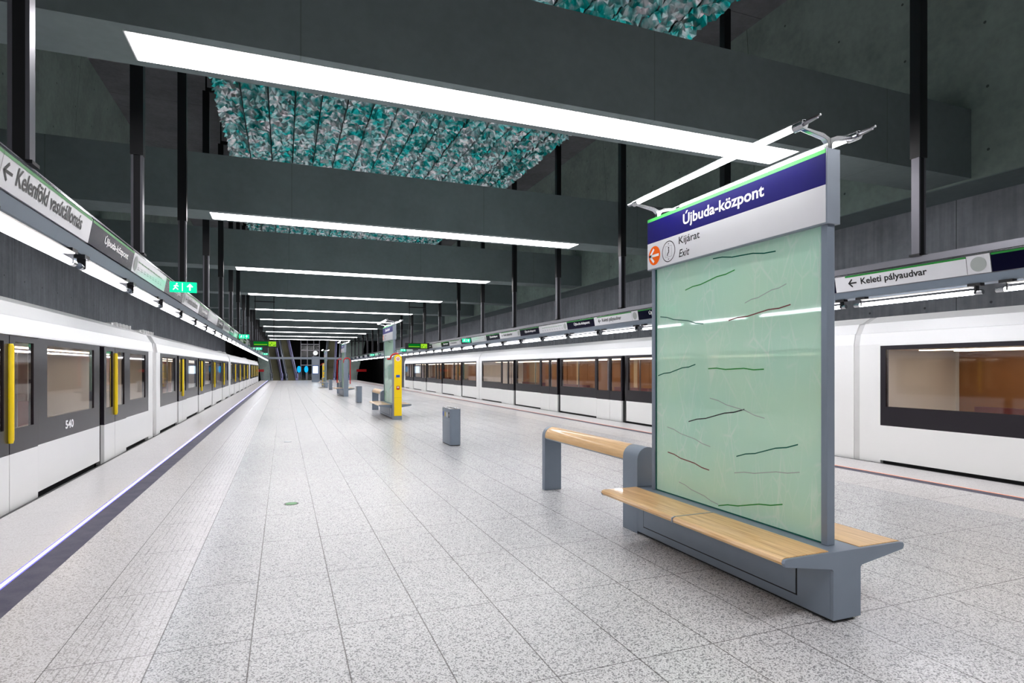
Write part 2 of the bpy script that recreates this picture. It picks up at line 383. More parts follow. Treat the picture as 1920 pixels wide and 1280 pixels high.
# crumpled foil ceiling panels
def crumple(y0, y1):
    mb = MB(); g = .08; xs0, xs1 = -1.78, 8.68; ns = 15; sw = (xs1-xs0)/ns
    def h(x, y):
        p = Vector((x*1.7, y*4.2, 0))
        v = 0; a = 1; f = 1.0
        for o_ in range(3):
            v += a*abs(noise.noise(p*f)); a *= .55; f *= 1.9
        return v*.42
    nx = 8; ny = int((y1-y0)/g)
    for s_ in range(ns):
        xa = xs0+s_*sw+.016; xb = xs0+(s_+1)*sw-.016; vs = []; fs = []
        for j in range(ny+1):
            for i in range(nx+1):
                x = xa+(xb-xa)*i/nx; y = y0+(y1-y0)*j/ny
                if 0 < i < nx: x += random.uniform(-.03, .03)
                elif (s_ == 0 and i == 0) or (s_ == ns-1 and i == nx): x += random.uniform(-.05, .05)
                if 0 < j < ny: y += random.uniform(-.03, .03)
                vs.append((x, y, 9.12+h(x, y)*(1 if 0 < i < nx else .45)+random.uniform(-.02, .02)))
        for j in range(ny):
            for i in range(nx):
                a = j*(nx+1)+i
                if random.random() < .5: fs += [(a, a+1, a+nx+2), (a, a+nx+2, a+nx+1)]
                else: fs += [(a, a+1, a+nx+1), (a+1, a+nx+2, a+nx+1)]
        mb.solid(vs, fs, 'crumple')
    return mb
pt = thing('crumpled_ceiling_panel', (CX, 8.2, 9.3), '', 'ceiling panel', 'crumpled foil ceiling panels')
crumple(8.22, 16.55).build('foil_strips', pt, flat=True)
r = MB()
for x in (-1.62, 1.7, 5.2, 8.5): r.box(x-.04, x+.04, 8.25, 16.5, 9.62, 9.7, 'dark')
for y in (9.5, 15.3):
    for x in (-1.62, 8.5): r.box(x-.015, x+.015, y-.015, y+.015, 9.7, 11.65, 'dark')
r.build('hanging_frame', pt)
PW = ['overhead, partly cut off by the top of the picture', 'between the first and second strip lights, largest in view', 'thin sliver under the second strip light', 'hidden mostly behind the third beam']
for i in range(5):
    o = pt if i == 0 else dup(pt, None, 8.37*i)
    tag(o, 'teal and silver crumpled foil ceiling panel, '+(PW[i] if i < 4 else ordn(i)+' from the camera along the hall'), 'ceiling panel', 'crumpled foil ceiling panels')
# ------------------------------------------------------------------ gantries with signs and tubes
def gantry(side):
    sg = -1 if side == 'left' else 1; Q = 5.27 if sg < 0 else 5.37
    X = lambda q: CX+sg*q
    t = thing('sign_gantry', (X(Q+.2), 36, 3.1), 'long grey steel sign gantry hung above the %s platform edge' % side, 'sign gantry')
    gy0, gy1 = -6, 86
    # housing behind the signs
    MB().prism([(X(Q+.03), 3.235), (X(Q+.085), 2.95), (X(Q+.32), 2.95), (X(Q+.32), 3.235)], gy0, gy1, 'steel').build('sign_housing', t)
    MB().prism([(X(Q+.055), 2.955), (X(Q+.095), 2.845), (X(Q+.36), 2.845), (X(Q+.36), 2.955)], gy0, gy1, 'grey').build('lower_band', t)
    m = MB(); m.box(X(Q+.14), X(Q+.3), gy0, gy1, 3.265, 3.37, 'steel')
    m.box(X(Q+.1), X(Q+.3), gy0, gy1, 3.235, 3.265, 'dark'); m.build('top_rail', t)
    MB().box(X(Q-.005), X(Q+.06), gy0, gy1, 3.222, 3.236, 'chrome').build('top_trim', t)
    # hanger posts
    px = X(Q+.2)
    pr = thing('hanger_post', (px, 6.05, 3.37), '', 'post', 'hanger posts of the %s gantry' % side)
    m = MB(); m.box(px-.075, px-.045, 5.99, 6.11, 3.37, 9.45, 'post'); m.box(px+.045, px+.075, 5.99, 6.11, 3.37, 9.45, 'post')
    m.box(px-.045, px+.045, 6.0, 6.1, 3.37, 9.45, 'dark'); m.build('post', pr)
    MB().box(px-.085, px+.085, 5.975, 6.125, 4.86, 9.5, 'dark').build('sleeve', pr)
    m = MB(); m.box(px, CX+sg*(CX*0+5.03), 6.02, 6.08, 9.5, 9.62, 'dark'); m.box(px-.02*1, px+.02, 6.03, 6.07, 9.5, 11.65, 'dark'); m.build('bracket', pr)
    MB().box(px-.1, px+.1, 5.97, 6.13, 3.37, 3.4, 'dark').build('foot_plate', pr)
    n = 0
    for k in range(0, 20):
        o = pr if k == 0 else dup(pr, None, 4.185*k)
        tag(o, 'vertical steel post of the %s gantry, %s' % (side, 'nearest the camera' if k == 0 else ordn(k)+' from the camera'), 'post', 'hanger posts of the %s gantry' % side)
    # signs
    U = Vector((X(Q)-X(Q+.045), 0, .25)).normalized(); D = Vector((0, -sg, 0)); N = D.cross(U).normalized()
    def P(y, z, e=0): # point on the sign plane
        return Vector((X(Q+.045*(3.215-z)/.25), y, z))+N*e
    def board(mb, ya, yb_, m):
        A = [P(ya, 2.965, .004), P(yb_, 2.965, .004), P(yb_, 3.215, .004), P(ya, 3.215, .004)]
        B = [p-N*.03 for p in A]
        mb.solid(A+B, [(0, 1, 2, 3), (4, 7, 6, 5), (0, 4, 5, 1), (1, 5, 6, 2), (2, 6, 7, 3), (3, 7, 4, 0)], m)
    def left_end(ya, yb_): return ya if sg < 0 else yb_        # reading starts here
    cnt = {}
    def sign(kind, ya, yb_):
        i = cnt.get(kind, 0); cnt[kind] = i+1
        mid = (ya+yb_)/2
        far = 'nearest the camera' if i == 0 else ordn(i)+' of these from the camera'
        L = {'dark': 'dark station name sign on the %s gantry, %s', 'dest': 'white arrow sign on the %s gantry, %s',
             'map': 'white route map on the %s gantry, %s'}[kind] % (side, far)
        t = thing('station_sign', P(mid, 3.09), L, 'sign', 'signs on the %s gantry' % side)
        mb = MB(); board(mb, ya+.006, yb_-.006, 'navydk' if kind == 'dark' else 'signwhite')
        mb.build('board', t)
        le = left_end(ya, yb_); ln = yb_-ya
        def at(s, z, e=.007): return P(le-sg*s, z, e)    # s metres along the reading direction
        def strip(mb, s0, s1, z0, z1, m, e=.006): mb.poly([at(s0, z0, e), at(s1, z0, e), at(s1, z1, e), at(s0, z1, e)], m)
        if kind in ('dark', 'dest'):
            m = MB(); strip(m, .2 if kind == 'dest' else .01, ln-.01 if kind == 'dark' else ln-(.02 if sg < 0 else .3), 3.188, 3.214, 'green'); m.build('green_stripe', t)
        if mid < 62:
            m = MB()
            if kind == 'dark': text(m, 'Újbuda-központ', at(.5, 3.04), D, U, 1.05, .125, 'letw', .022)
            elif kind == 'dest':
                arrow(m, at(.42 if sg < 0 else .33, 3.09), D, U, .14, 'letk', .17)
                if sg < 0: text(m, 'Kelenföld vasútállomás', at(.56, 3.035), D, U, 1.52, .14, 'letk', .018)
                else: text(m, 'Keleti pályaudvar', at(.475, 3.02), D, U, 1.06, .135, 'letk', .02)
            else:
                strip(m, .3, 1.9, 3.128, 3.138, 'green')
                for q in range(9):
                    m.disc(at(.32+q*.195, 3.133, .008), D, U, .014, 'letk' if q % 2 else 'green', 10)
                    strip(m, .31+q*.195, .325+q*.195+.09, 3.03, 3.036, 'letk'); strip(m, .31+q*.195, .325+q*.195+.05, 3.055, 3.061, 'letk')
            m.build('lettering', t)
        if kind in ('dest', 'map'):     # loudspeaker at the near end
            sc = P(ya+.15, 3.09, .008); m = MB(); m.disc(sc, D, U, .1, 'grille', 28); m.build('speaker_grille', t)
            m = MB(); m.poly([P(ya+.295, 2.97, .0065), P(ya+.3, 2.97, .0065), P(ya+.3, 3.213, .0065), P(ya+.295, 3.213, .0065)], 'letk'); m.build('seam', t)
        return t
    y = (4.86 if sg < 0 else 4.97)-8.37
    offs = [0, 2.37, 4.22, 6.5, 8.37]
    while y < 85:
        for kind, a, c in (('dest', 0, 2.37), ('dark', 2.37, 4.2), ('map', 4.2, 6.5), ('dark', 6.5, 8.37)):
            if y+c > 1.0 and y+c < 86: sign(kind, y+a, y+c)
        y += 8.37
    # fluorescent luminaires
    lx = X(Q+.115)
    lu = thing('tube_light', (lx, 6.05, 2.8), '', 'tube light', 'tube lights under the %s gantry' % side)
    MB().tube([(lx, 5.22, 2.72), (lx, 6.95, 2.72)], .03, 'e_tube', 10).build('tube', lu, smooth=True)
    MB().box(lx-.055, lx+.055, 5.25, 6.9, 2.79, 2.805, 'reflect').build('reflector', lu)
    for ya in (5.12, 6.95): MB().tube([(lx, ya, 2.72), (lx, ya+.1, 2.72)], .034, 'chrome', 10).build('end_cap', lu, smooth=True)
    for ya in (5.19, 6.9):
        m = MB(); m.box(lx-.05, lx+.05, ya-.06, ya+.1, 2.805, 2.844, 'dark'); m.box(lx-.038, lx+.038, ya, ya+.02, 2.7, 2.805, 'dark'); m.build('clamp', lu)
    for k in range(-2, 38):
        o = dup(lu, None, 2.0925*k) if k else lu
        wd = 'nearest the camera' if k == -2 else ordn(k+2)+' from the camera'
        tag(o, 'glowing fluorescent tube under the %s gantry, %s' % (side, wd), 'tube light', 'tube lights under the %s gantry' % side)
    # green exit signs that stick out over the platform
    ys = (11.5, 28.3, 45.0, 61.8) if sg < 0 else (28.3, 45.0, 61.8)
    x0, x1 = X(Q-.018), X(Q-.43)
    for i, y in enumerate(ys):
        e = thing('exit_sign', ((x0+x1)/2, y, 3.07), 'glowing green escape sign sticking out from the %s gantry, %s' % (side, 'nearest' if i == 0 else ordn(i)+' from the camera'), 'exit sign', 'escape signs on the %s gantry' % side)
        xa, xb = min(x0, x1), max(x0, x1)
        MB().box(xa, xb, y, y+.03, 2.985, 3.165, 'e_exit').build('light_box', e)
        m = MB(); yy = y-.003; Dx, Uz = (1, 0, 0), (0, 0, 1)
        m.poly([(xa+.19, yy, 3.005), (xa+.2, yy, 3.005), (xa+.2, yy, 3.145), (xa+.19, yy, 3.145)], 'e_exitw')
        cxr = xa+.1
        m.disc((cxr+.01, yy, 3.13), Dx, Uz, .014, 'e_exitw', 12)
        for (a, b_) in (((0, 3.11), (-.01, 3.07)), ((-.01, 3.07), (.03, 3.03)), ((-.01, 3.07), (-.045, 3.025)), ((0, 3.105), (.035, 3.085)), ((0, 3.105), (-.035, 3.085))):
            v1 = Vector((a[0]+cxr, yy, a[1])); v2 = Vector((b_[0]+cxr, yy, b_[1])); d = (v2-v1).normalized(); q = Vector((-d.z, 0, d.x))*.008
            m.poly([v1-q, v2-q, v2+q, v1+q], 'e_exitw')
        ca = xa+.31
        m.poly([(ca-.012, yy, 3.02), (ca+.012, yy, 3.02), (ca+.012, yy, 3.1), (ca-.012, yy, 3.1)], 'e_exitw')
        m.poly([(ca-.05, yy, 3.085), (ca, yy, 3.14), (ca+.05, yy, 3.085), (ca+.03, yy, 3.075), (ca, yy, 3.105), (ca-.03, yy, 3.075)], 'e_exitw')
        m.build('running_figure_and_arrow', e)
        MB().box(xa, xb, y+.031, y+.04, 2.99, 3.16, 'greyl').build('back_plate', e)
gantry('left'); gantry('right')
# LED departure displays
for i, xc in enumerate((-1.02, 7.9)):
    sd = 'left' if i == 0 else 'right'; y = 36.7
    d = thing('departure_display', (xc, y, 3.08), 'black hanging departure display with green letters, %s of the two' % sd, 'display', 'hanging departure displays')
    MB().box(xc-.76, xc+.76, y, y+.16, 2.88, 3.28, 'black').build('case', d)
    m = MB(); yy = y-.004
    m.poly([(xc-.58, yy, 2.98), (xc+.2, yy, 2.98), (xc+.2, yy, 3.22), (xc-.58, yy, 3.22)], 'e_green')
    m.poly([(xc-.55, yy-.003, 3.035), (xc+.14, yy-.003, 3.035), (xc+.14, yy-.003, 3.065), (xc-.55, yy-.003, 3.065)], 'e_lime')
    m.poly([(xc+.22, yy, 2.95), (xc+.62, yy, 2.95), (xc+.62, yy, 3.23), (xc+.22, yy, 3.23)], 'e_lime')
    for (a, b_, c, e_) in ((.27, .33, 3.0, 3.06), (.36, .4, 3.1, 3.16), (.47, .53, 2.98, 3.03), (.55, .6, 3.0, 3.05)):
        m.poly([(xc+a, yy-.003, c), (xc+b_, yy-.003, c), (xc+b_, yy-.003, e_), (xc+a, yy-.003, e_)], 'e_green')
    m.build('led_panel', d)
    m = MB()
    for q in (-.5, .5): m.box(xc+q-.02, xc+q+.02, y+.06, y+.1, 3.28, 9.62 if i > 5 else 5.5, 'dark')
    m.box(xc-.55, xc+.55, y+.04, y+.12, 5.5, 5.56, 'dark')
    for q in (-.5, .5): m.box(xc+q-.02, xc+q+.02, y+.06, y+.1, 5.5, 9.2, 'dark')
    m.build('hanger', d)
# LED lines in the floor
tag(MB().box(-2.035, -2.0, Y0, Y1, -.02, .003, 'e_bluew').build('led_line'), 'blue white light line set in the floor along the left edge', 'light strip')
MB_ = MB(); MB_.box(-2.047, -2.035, Y0, Y1, -.02, .0025, 'e_blue'); MB_.box(-2.0, -1.99, Y0, Y1, -.02, .0025, 'e_blue')
tag(MB_.build('led_line'), 'thin violet glow edges beside the left floor light line', 'light strip')
tag(MB().box(8.87, 8.885, Y0, Y1, -.02, .003, 'e_orange').build('led_line'), 'thin orange light line set in the floor along the right edge', 'light strip')
for i, y in enumerate((7.73, 14.28, 20.8, 27.3)):
    t = thing('floor_cap', (.09, y, 0), 'small round floor cap set in the paving, %s%s' % ('green, nearest the camera' if i == 0 else ordn(i), '' if i == 0 else ' from the camera'), 'floor cap', 'round caps in the floor')
    MB().disc((.09, y, 0), (1, 0, 0), (0, 1, 0), .085, 'dark', 24, .002).build('rim', t)
    MB().disc((.09, y, .0012), (1, 0, 0), (0, 1, 0), .068, 'green' if i == 0 else 'grey', 24, .002).build('cover', t)
# ------------------------------------------------------------------ bench, glass totem, leaning rail
def arch(x0, x1, z0, z1, n=10):      # profile with a rounded top
    r = (x1-x0)/2; c = (x0+x1)/2
    return [(x0, z0), (x1, z0)]+[(c+r*math.cos(math.pi*k/n), z1-r+r*math.sin(math.pi*k/n)) for k in range(n+1)]
BX0, BX1, BC = 3.335, 3.585, 3.46
STROKES = [((4.424,2.387,3.792,2.474),'green'),((4.806,2.174,4.175,2.061),'glassedge'),((3.866,2.066,3.227,2.134),'seatred'),((4.841,1.599,4.282,1.706),'glassedge'),
 ((4.113,1.668,3.48,1.664),'green'),((4.378,1.187,3.685,1.343),'dark'),((4.687,.869,4.1,.79),'seatred'),((3.774,.955,3.161,1.125),'glassedge'),
 ((3.798,.817,3.147,.929),'grille'),((3.987,.478+.03,3.3,.667),'green'),((4.053,2.61,3.365,2.547),'glassedge'),((4.093,1.414,3.474,1.288),'grille'),((4.695,1.109,4.086,.995),'grille'),((4.517,.613,3.987,.518),'grille'),((3.68,2.192,3.265,2.29),'grille')]
def bench(dy, wd, far=False):
    yn, yf = 2.79+dy, 5.06+dy
    t = thing('platform_bench', (BC, yn, 0), 'grey bench with wooden seats and leaning rail, '+wd, 'bench', 'benches along the platform')
    m = MB(); m.box(BX0+.03, BX1-.03, yn+.03, yf+.27, 0, .03, 'black'); m.box(BX0, BX1, yn+.025, yf-.025, .025, .37, 'grey'); m.build('base', t, .003)
    m = MB()
    for x, s_ in ((BX0, -1), (BX1, 1)):
        m.box(x, x+s_*.006, yn+.3, yf-.12, .1, .36, 'grey'); 
    m.build('access_panel', t, .002)
    m = MB()
    for x, s_ in ((BX0, -1), (BX1, 1)):
        for a in ((yn+.29, yn+.3, .09, .37), (yf-.12, yf-.11, .09, .37), (yn+.29, yf-.11, .09, .1)): m.box(x, x+s_*.0015, a[0], a[1], a[2], a[3], 'black')
    m.build('panel_gap', t)
    prof = [(2.915, .447), (2.925, .468), (2.95, .472), (3.97, .472), (3.995, .468), (4.005, .447), (3.995, .425), (3.975, .42), (3.6, .362), (BX1, .35), (BX1, .025), (BX0, .025), (BX0, .35), (3.32, .362), (2.945, .42), (2.925, .425)]
    for a in (yn, yf-.025): MB().prism(prof, a, a+.025, 'grey').build('end_plate', t, .003)
    m = MB(); m.box(3.32, 3.6, yn+.02, yf, .37, .472, 'grey'); m.build('centre_plate', t)
    ym = (yn+yf)/2
    for s_ in (-1, 1):
        for a, c in ((yn+.025, ym-.006), (ym+.006, yf-.003)):
            e0, e1 = BC+s_*.14, BC+s_*.545
            pr = [(e0, .4), (e0, .476), (e1-s_*.03, .476), (e1-s_*.008, .468), (e1, .45), (e1-s_*.008, .432), (e1-s_*.03, .424)]
            MB().prism(pr, a, c, 'wood').build('seat', t, .002)
        m = MB(); m.prism([(BC+s_*.14, .38), (BC+s_*.5, .42), (BC+s_*.548, .43), (BC+s_*.55, .468), (BC+s_*.52, .478), (BC+s_*.14, .478)], ym-.006, ym+.006, 'greyl'); m.build('seat_bracket', t)
    # arched pillar, rail and far leg
    MB().prism(arch(BX0, BX1, 0, .87), yf, yf+.27, 'grey').build('pillar', t, .003, True)
    r0, r1 = yf+.272, yf+2.25
    pr = [(BX0+.004, .72)]+[(BX0+.004, .745)]+[(BC+.121*math.cos(a), .745+.121*math.sin(a)) for a in [math.pi-math.pi*k/12 for k in range(13)]]+[(BX1-.004, .72)]
    MB().prism(pr, r0, r1, 'wood').build('leaning_rail', t, 0, True)
    MB().box(BX0+.012, BX1-.012, r0, r1, .705, .72, 'greyl').build('rail_plate', t)
    MB().prism(arch(BX0, BX1, 0, .87), r1, r1+.09, 'grey').build('leg', t, .003, True)
    # glass totem standing on the bench
    g = thing('glass_totem', (BC, yn+.1, .472), 'green glass sign totem on the bench '+wd, 'totem', 'glass sign totems')
    y0, y1 = 2.905+dy, 4.925+dy
    for a in (y0, y1-.05): MB().box(3.415, 3.485, a, a+.05, .472, 2.66, 'grey').build('post', g, .004)
    m = MB(); m.box(3.433, 3.457, y0+.05, y1-.05, .478, 2.66, 'gglass'); gpm = m
    m = MB(); m.box(3.428, 3.462, y1-.062, y1-.05, .478, 2.66, 'glassedge'); m.box(3.43, 3.46, y0+.05, y1-.05, .474, .484, 'glassedge'); m.build('glass_edge', g)
    m = gpm
    for (a, z0, b_, z1), mm in STROKES:
        n = 6; pts = []
        for k in range(n+1):
            f = k/n; pts.append((3.4315, (a+(b_-a)*f)+dy, z0+(z1-z0)*f+.006*math.sin(k*2.1)))
        w_ = .0035 if mm == 'grille' else .0048
        for k in range(n):
            p, q = pts[k], pts[k+1]; m.poly([(p[0], p[1], p[2]-w_), (q[0], q[1], q[2]-w_), (q[0], q[1], q[2]+w_), (p[0], p[1], p[2]+w_)], mm)
    m.build('glass_panel', g)
    # sign head
    s0, s1 = 2.885+dy, 4.965+dy; xf, xb = 3.392, 3.512
    m = MB(); m.box(xf, xb, s0, s1, 2.644, 3.15, 'greyl'); hd = m.build('sign_box', g, .004)
    for fx, sgn in ((xf, -1), (xb, 1)):
        x = fx+sgn*.003; D = (0, sgn, 0) if sgn > 0 else (0, -1, 0)
        m = MB()
        m.box(fx, x, s0+.012, s1-.006, 2.652, 2.905, 'signwhite'); m.box(fx, x, s0+.012, s1-.006, 2.905, 3.118, 'navy'); m.box(fx, x, s0+.012, s1-.006, 3.118, 3.148, 'greenl')
        m.build('sign_face', g)
        x2 = x+sgn*.0015; Uz = (0, 0, 1)
        le = s1 if sgn < 0 else s0
        def Y(s_): return le+D[1]*s_
        for bd, s_, z_, w_, h_, mm, bo, sh in (('Újbuda-központ', .565, 2.945, .965, .15, 'letw', .022, 0), ('Kijárat', .505, 2.79, .29, .088, 'letk', .01, 0), ('Exit', .505, 2.69, .15, .07, 'letk', .008, .25)):
            m = MB(); text(m, bd, (x2, Y(s_), z_), D, Uz, w_, h_, mm, bo, sh); m.build('lettering', g)
        m = MB(); cc = (x2, Y(.125), 2.775); m.disc(cc, D, Uz, .093, 'orange', 36); arrow(m, (x2+sgn*.001, Y(.125), 2.775), D, Uz, .145, 'letw', .17)
        c2 = Vector((x2, Y(.35), 2.775)); m.ring(c2, D, Uz, .092, .1, 'letk', 36)
        DD = Vector(D)
        def q(a0, z0, a1, z1, mm='letk'): m.poly([c2+DD*a0+Vector((0, 0, z0)), c2+DD*a1+Vector((0, 0, z0)), c2+DD*a1+Vector((0, 0, z1)), c2+DD*a0+Vector((0, 0, z1))], mm)
        for r_ in ((-.048, .05, .048, .052), (-.048, -.052, .048, -.05), (-.048, -.05, -.046, .05), (.046, -.05, .048, .05)): q(*r_)
        for z_, s_ in ((.068, 1), (-.068, -1)): m.poly([c2+DD*-.01+Vector((0, 0, z_)), c2+DD*.01+Vector((0, 0, z_)), c2+Vector((0, 0, z_+.012*s_))], 'letk')
        m.disc(c2+Vector((0, 0, .034))+DD*.0, D, Uz, .009, 'letk', 12)
        for a, b_ in (((0, .022), (.004, -.004)), ((.004, -.004), (-.012, -.02)), ((-.012, -.02), (-.02, -.04))):
            v1 = c2+DD*a[0]+Vector((0, 0, a[1])); v2 = c2+DD*b_[0]+Vector((0, 0, b_[1])); d_ = (v2-v1).normalized(); nn = Vector((sgn, 0, 0)).cross(d_)*.006
            m.poly([v1-nn, v2-nn, v2+nn, v1+nn], 'letk')
        m.build('pictograms', g)
    # twin tube lamps on forked brackets
    for yy in (2.935+dy, 4.885+dy):
        m = MB()
        for s_ in (-1, 1):
            pr = [(BC, 3.15), (BC+s_*.018, 3.15), (BC+s_*.022, 3.2), (BC+s_*.05, 3.225), (BC+s_*.25, 3.262), (BC+s_*.25, 3.278), (BC+s_*.06, 3.26), (BC, 3.235)]
            m.prism(pr, yy-.018, yy+.018, 'chrome')
        m.build('lamp_bracket', g, .003)
    for s_ in (-1, 1):
        xx = BC+s_*.25
        l = MB().tube([(xx, 2.99+dy, 3.285), (xx, 4.83+dy, 3.285)], .018, 'e_totem', 12).build('tube_lamp', g, smooth=True)
        m = MB(); m.tube([(xx, 2.78+dy, 3.3), (xx, 5.03+dy, 3.3)], .008, 'chrome', 8)
        m.box(xx-.024, xx+.024, 2.9+dy, 4.92+dy, 3.303, 3.311, 'chrome')
        m.build('lamp_spine', g)
        for a, c, e_ in ((2.9+dy, 2.985+dy, 2.8+dy), (4.835+dy, 4.92+dy, 5.02+dy)):
            m = MB(); m.tube([(xx, a, 3.285), (xx, c, 3.285)], .03, 'chrome', 14); m.tube([(xx, e_, 3.29), (xx, (a+c)/2, 3.288)], [.007, .018], 'steel', 10); m.build('lamp_end', g, smooth=True)
    return t, g
bench(0, 'nearest the camera')
bench(16.74, 'behind the nearer yellow help column')
bench(33.48, 'beside the grey columns with red arches')
bench(50.22, 'farthest away')
# yellow emergency columns
def help_column(y, wd):
    t = thing('help_column', (BC, y, 0), 'tall yellow help column with rounded top and grey foot, '+wd, 'help column', 'yellow help columns')
    x0, x1 = BX0+.01, BX1+.005
    MB().prism(arch(x0, x1, .12, 2.13), y+.02, y+.38, 'grey').build('body', t, .004, True)
    MB().box(x0-.005, x1+.005, y, y+.4, 0, .12, 'grey').build('foot', t, .003)
    MB().prism(arch(x0, x1, .13, 2.125), y, y+.02, 'yellow').build('front_panel', t, 0, True)
    c = (x0+x1)/2; m = MB(); yy = y-.002; D, U = (1, 0, 0), (0, 0, 1)
    m.disc((c, yy, 1.98), D, U, .075, 'white', 24); m.ring((c, yy-.001, 1.98), D, U, .025, .045, 'red', 20); m.build('call_button', t)
    m = MB(); m.box(c-.06, c+.06, yy-.004, yy, 1.38, 1.46, 'blue'); m.build('screen', t)
    m = MB(); m.box(c-.05, c+.05, yy-.004, yy, .98, 1.1, 'red'); m.disc((c-.014, yy-.006, 1.06), D, U, .02, 'white', 12); m.disc((c+.014, yy-.006, 1.06), D, U, .02, 'white', 12)
    m.poly([(c-.032, yy-.006, 1.053), (c, yy-.006, 1.015), (c+.032, yy-.006, 1.053)], 'white'); m.build('defibrillator_sign', t)
    MB().box(x0+.004, x1-.004, yy-.001, yy, .715, .72, 'ochre').build('panel_seam', t)
    pts = [(c+a, y+.2, z_) for a, z_ in ((-.32, 1.98), (-.22, 1.98), (-.195, 2.06), (-.13, 2.13), (-.04, 2.16), (.05, 2.15))]
    MB().tube(pts, .028, 'red', 8).build('red_hoop', t, smooth=True)
    return t
help_column(19.08, 'in front of the second bench')
help_column(56.6, 'small and far away at the hall end')
def hoop_column(y, sgn, wd, h=2.2):
    t = thing('hoop_column', (BC, y, 0), 'grey column with a red tube arching over its top, '+wd, 'column', 'grey columns with red arches')
    MB().prism(arch(BX0, BX1, 0, h), y, y+.3, 'grey').build('body', t, .003, True)
    c = BC+sgn*.05; R = .19
    pts = [(c+sgn*R, y+.1, .75), (c+sgn*R, y+.1, h-.1)]+[(c+sgn*R*math.cos(a), y+.1, h-.1+R*math.sin(a)) for a in [math.pi*k/10 for k in range(1, 11)]]+[(c-sgn*R, y+.1, h-.2)]
    MB().tube(pts, .03, 'red', 10).build('red_tube', t, smooth=True)
hoop_column(36.2-.35, 1, 'right one of the pair by the third bench', 2.2)
hoop_column(39.1, -1, 'left one of the pair by the third bench', 2.2)
# litter bins
def bin_(y, wd):
    t = thing('litter_bin', (3.45, y, 0), 'grey metal recycling bin with rounded ends, '+wd, 'bin', 'recycling bins on the platform')
    x0, x1, y1 = 3.34, 3.58, y+.72
    def outline(e, n=6):
        r = .06; P = []
        for cx_, cy_, a0 in ((x1-r, y+r, -90), (x1-r, y1-r, 0), (x0+r, y1-r, 90), (x0+r, y+r, 180)):
            for k in range(n+1):
                a = math.radians(a0+90*k/n); P.append((cx_+(r+e)*math.cos(a), cy_+(r+e)*math.sin(a)))
        return P
    MB().prism(outline(0), .02, .79, 'grey', 'z').build('body', t, 0, True)
    MB().prism(outline(-.01), 0, .02, 'black', 'z').build('foot', t)
    m = MB(); m.prism(outline(.003), .79, .802, 'chrome', 'z'); m.build('lid', t, 0, True)
    m = MB()
    for k in range(4):
        cy = y+.12+k*.16; m.disc((3.46, cy, .8032), (1, 0, 0), (0, 1, 0), .058, 'black', 20); m.ring((3.46, cy, .8036), (1, 0, 0), (0, 1, 0), .058, .068, 'chrome', 20)
    m.build('opening', t)
    m = MB(); D, U = (0, -1, 0), (0, 0, 1)
    for k, mm in enumerate(('blackring', 'white', 'ochre', 'blue')):
        cy = y+.12+k*.155
        if mm == 'blackring': m.disc((x0-.001, cy, .66), D, U, .062, 'black', 24); m.disc((x0-.002, cy-.005, .66), D, U, .036, 'grille', 20)
        else: m.disc((x0-.001, cy, .66), D, U, .058, mm, 24)
        m.box(x0-.0015, x0, cy-.04, cy+.04, .545, .552, 'greyl'); m.box(x0-.0015, x0, cy-.025, cy+.025, .525, .531, 'greyl')
    m.build('sorting_stickers', t)
bin_(12.2, 'nearest the camera'); bin_(29.3, 'second from the camera'); bin_(47.9, 'third from the camera')
# information pillar with clock
t = thing('information_pillar', (3.66, 75, 0), 'grey information pillar with a bright screen at the far end', 'information pillar')
MB().box(3.2, 4.1, 75, 75.5, 0, 3.12, 'grey').build('body', t, .01)
MB().box(3.27, 4.03, 74.98, 75, 2.1, 3.08, 'greyl').build('upper_panel', t)
MB().box(3.34, 3.9, 74.97, 75, 1.08, 1.95, 'e_screen').build('screen', t)
MB().box(3.3, 3.95, 74.985, 75, 1.0, 2.03, 'blue').build('screen_frame', t)
t = thing('clock', (3.62, 75.1, 3.12), 'round white clock on a thin stem above the information pillar', 'clock')
MB().tube([(3.62, 75.1, 3.12), (3.62, 75.1, 3.32)], .02, 'dark', 8).build('stem', t)
MB().disc((3.62, 75.06, 3.54), (1, 0, 0), (0, 0, 1), .27, 'e_clock', 28).build('dial', t)
MB().tube([(3.62, 75.07, 3.54), (3.62, 75.16, 3.54)], .28, 'grille', 28).build('rim', t)
m = MB()
for dx, dz in ((.14, .09), (-.11, .04)): m.poly([(3.6, 75.05, 3.53), (3.64, 75.05, 3.53), (3.62+dx, 75.05, 3.54+dz), (3.6+dx, 75.05, 3.56+dz)], 'black')
m.build('hand', t)
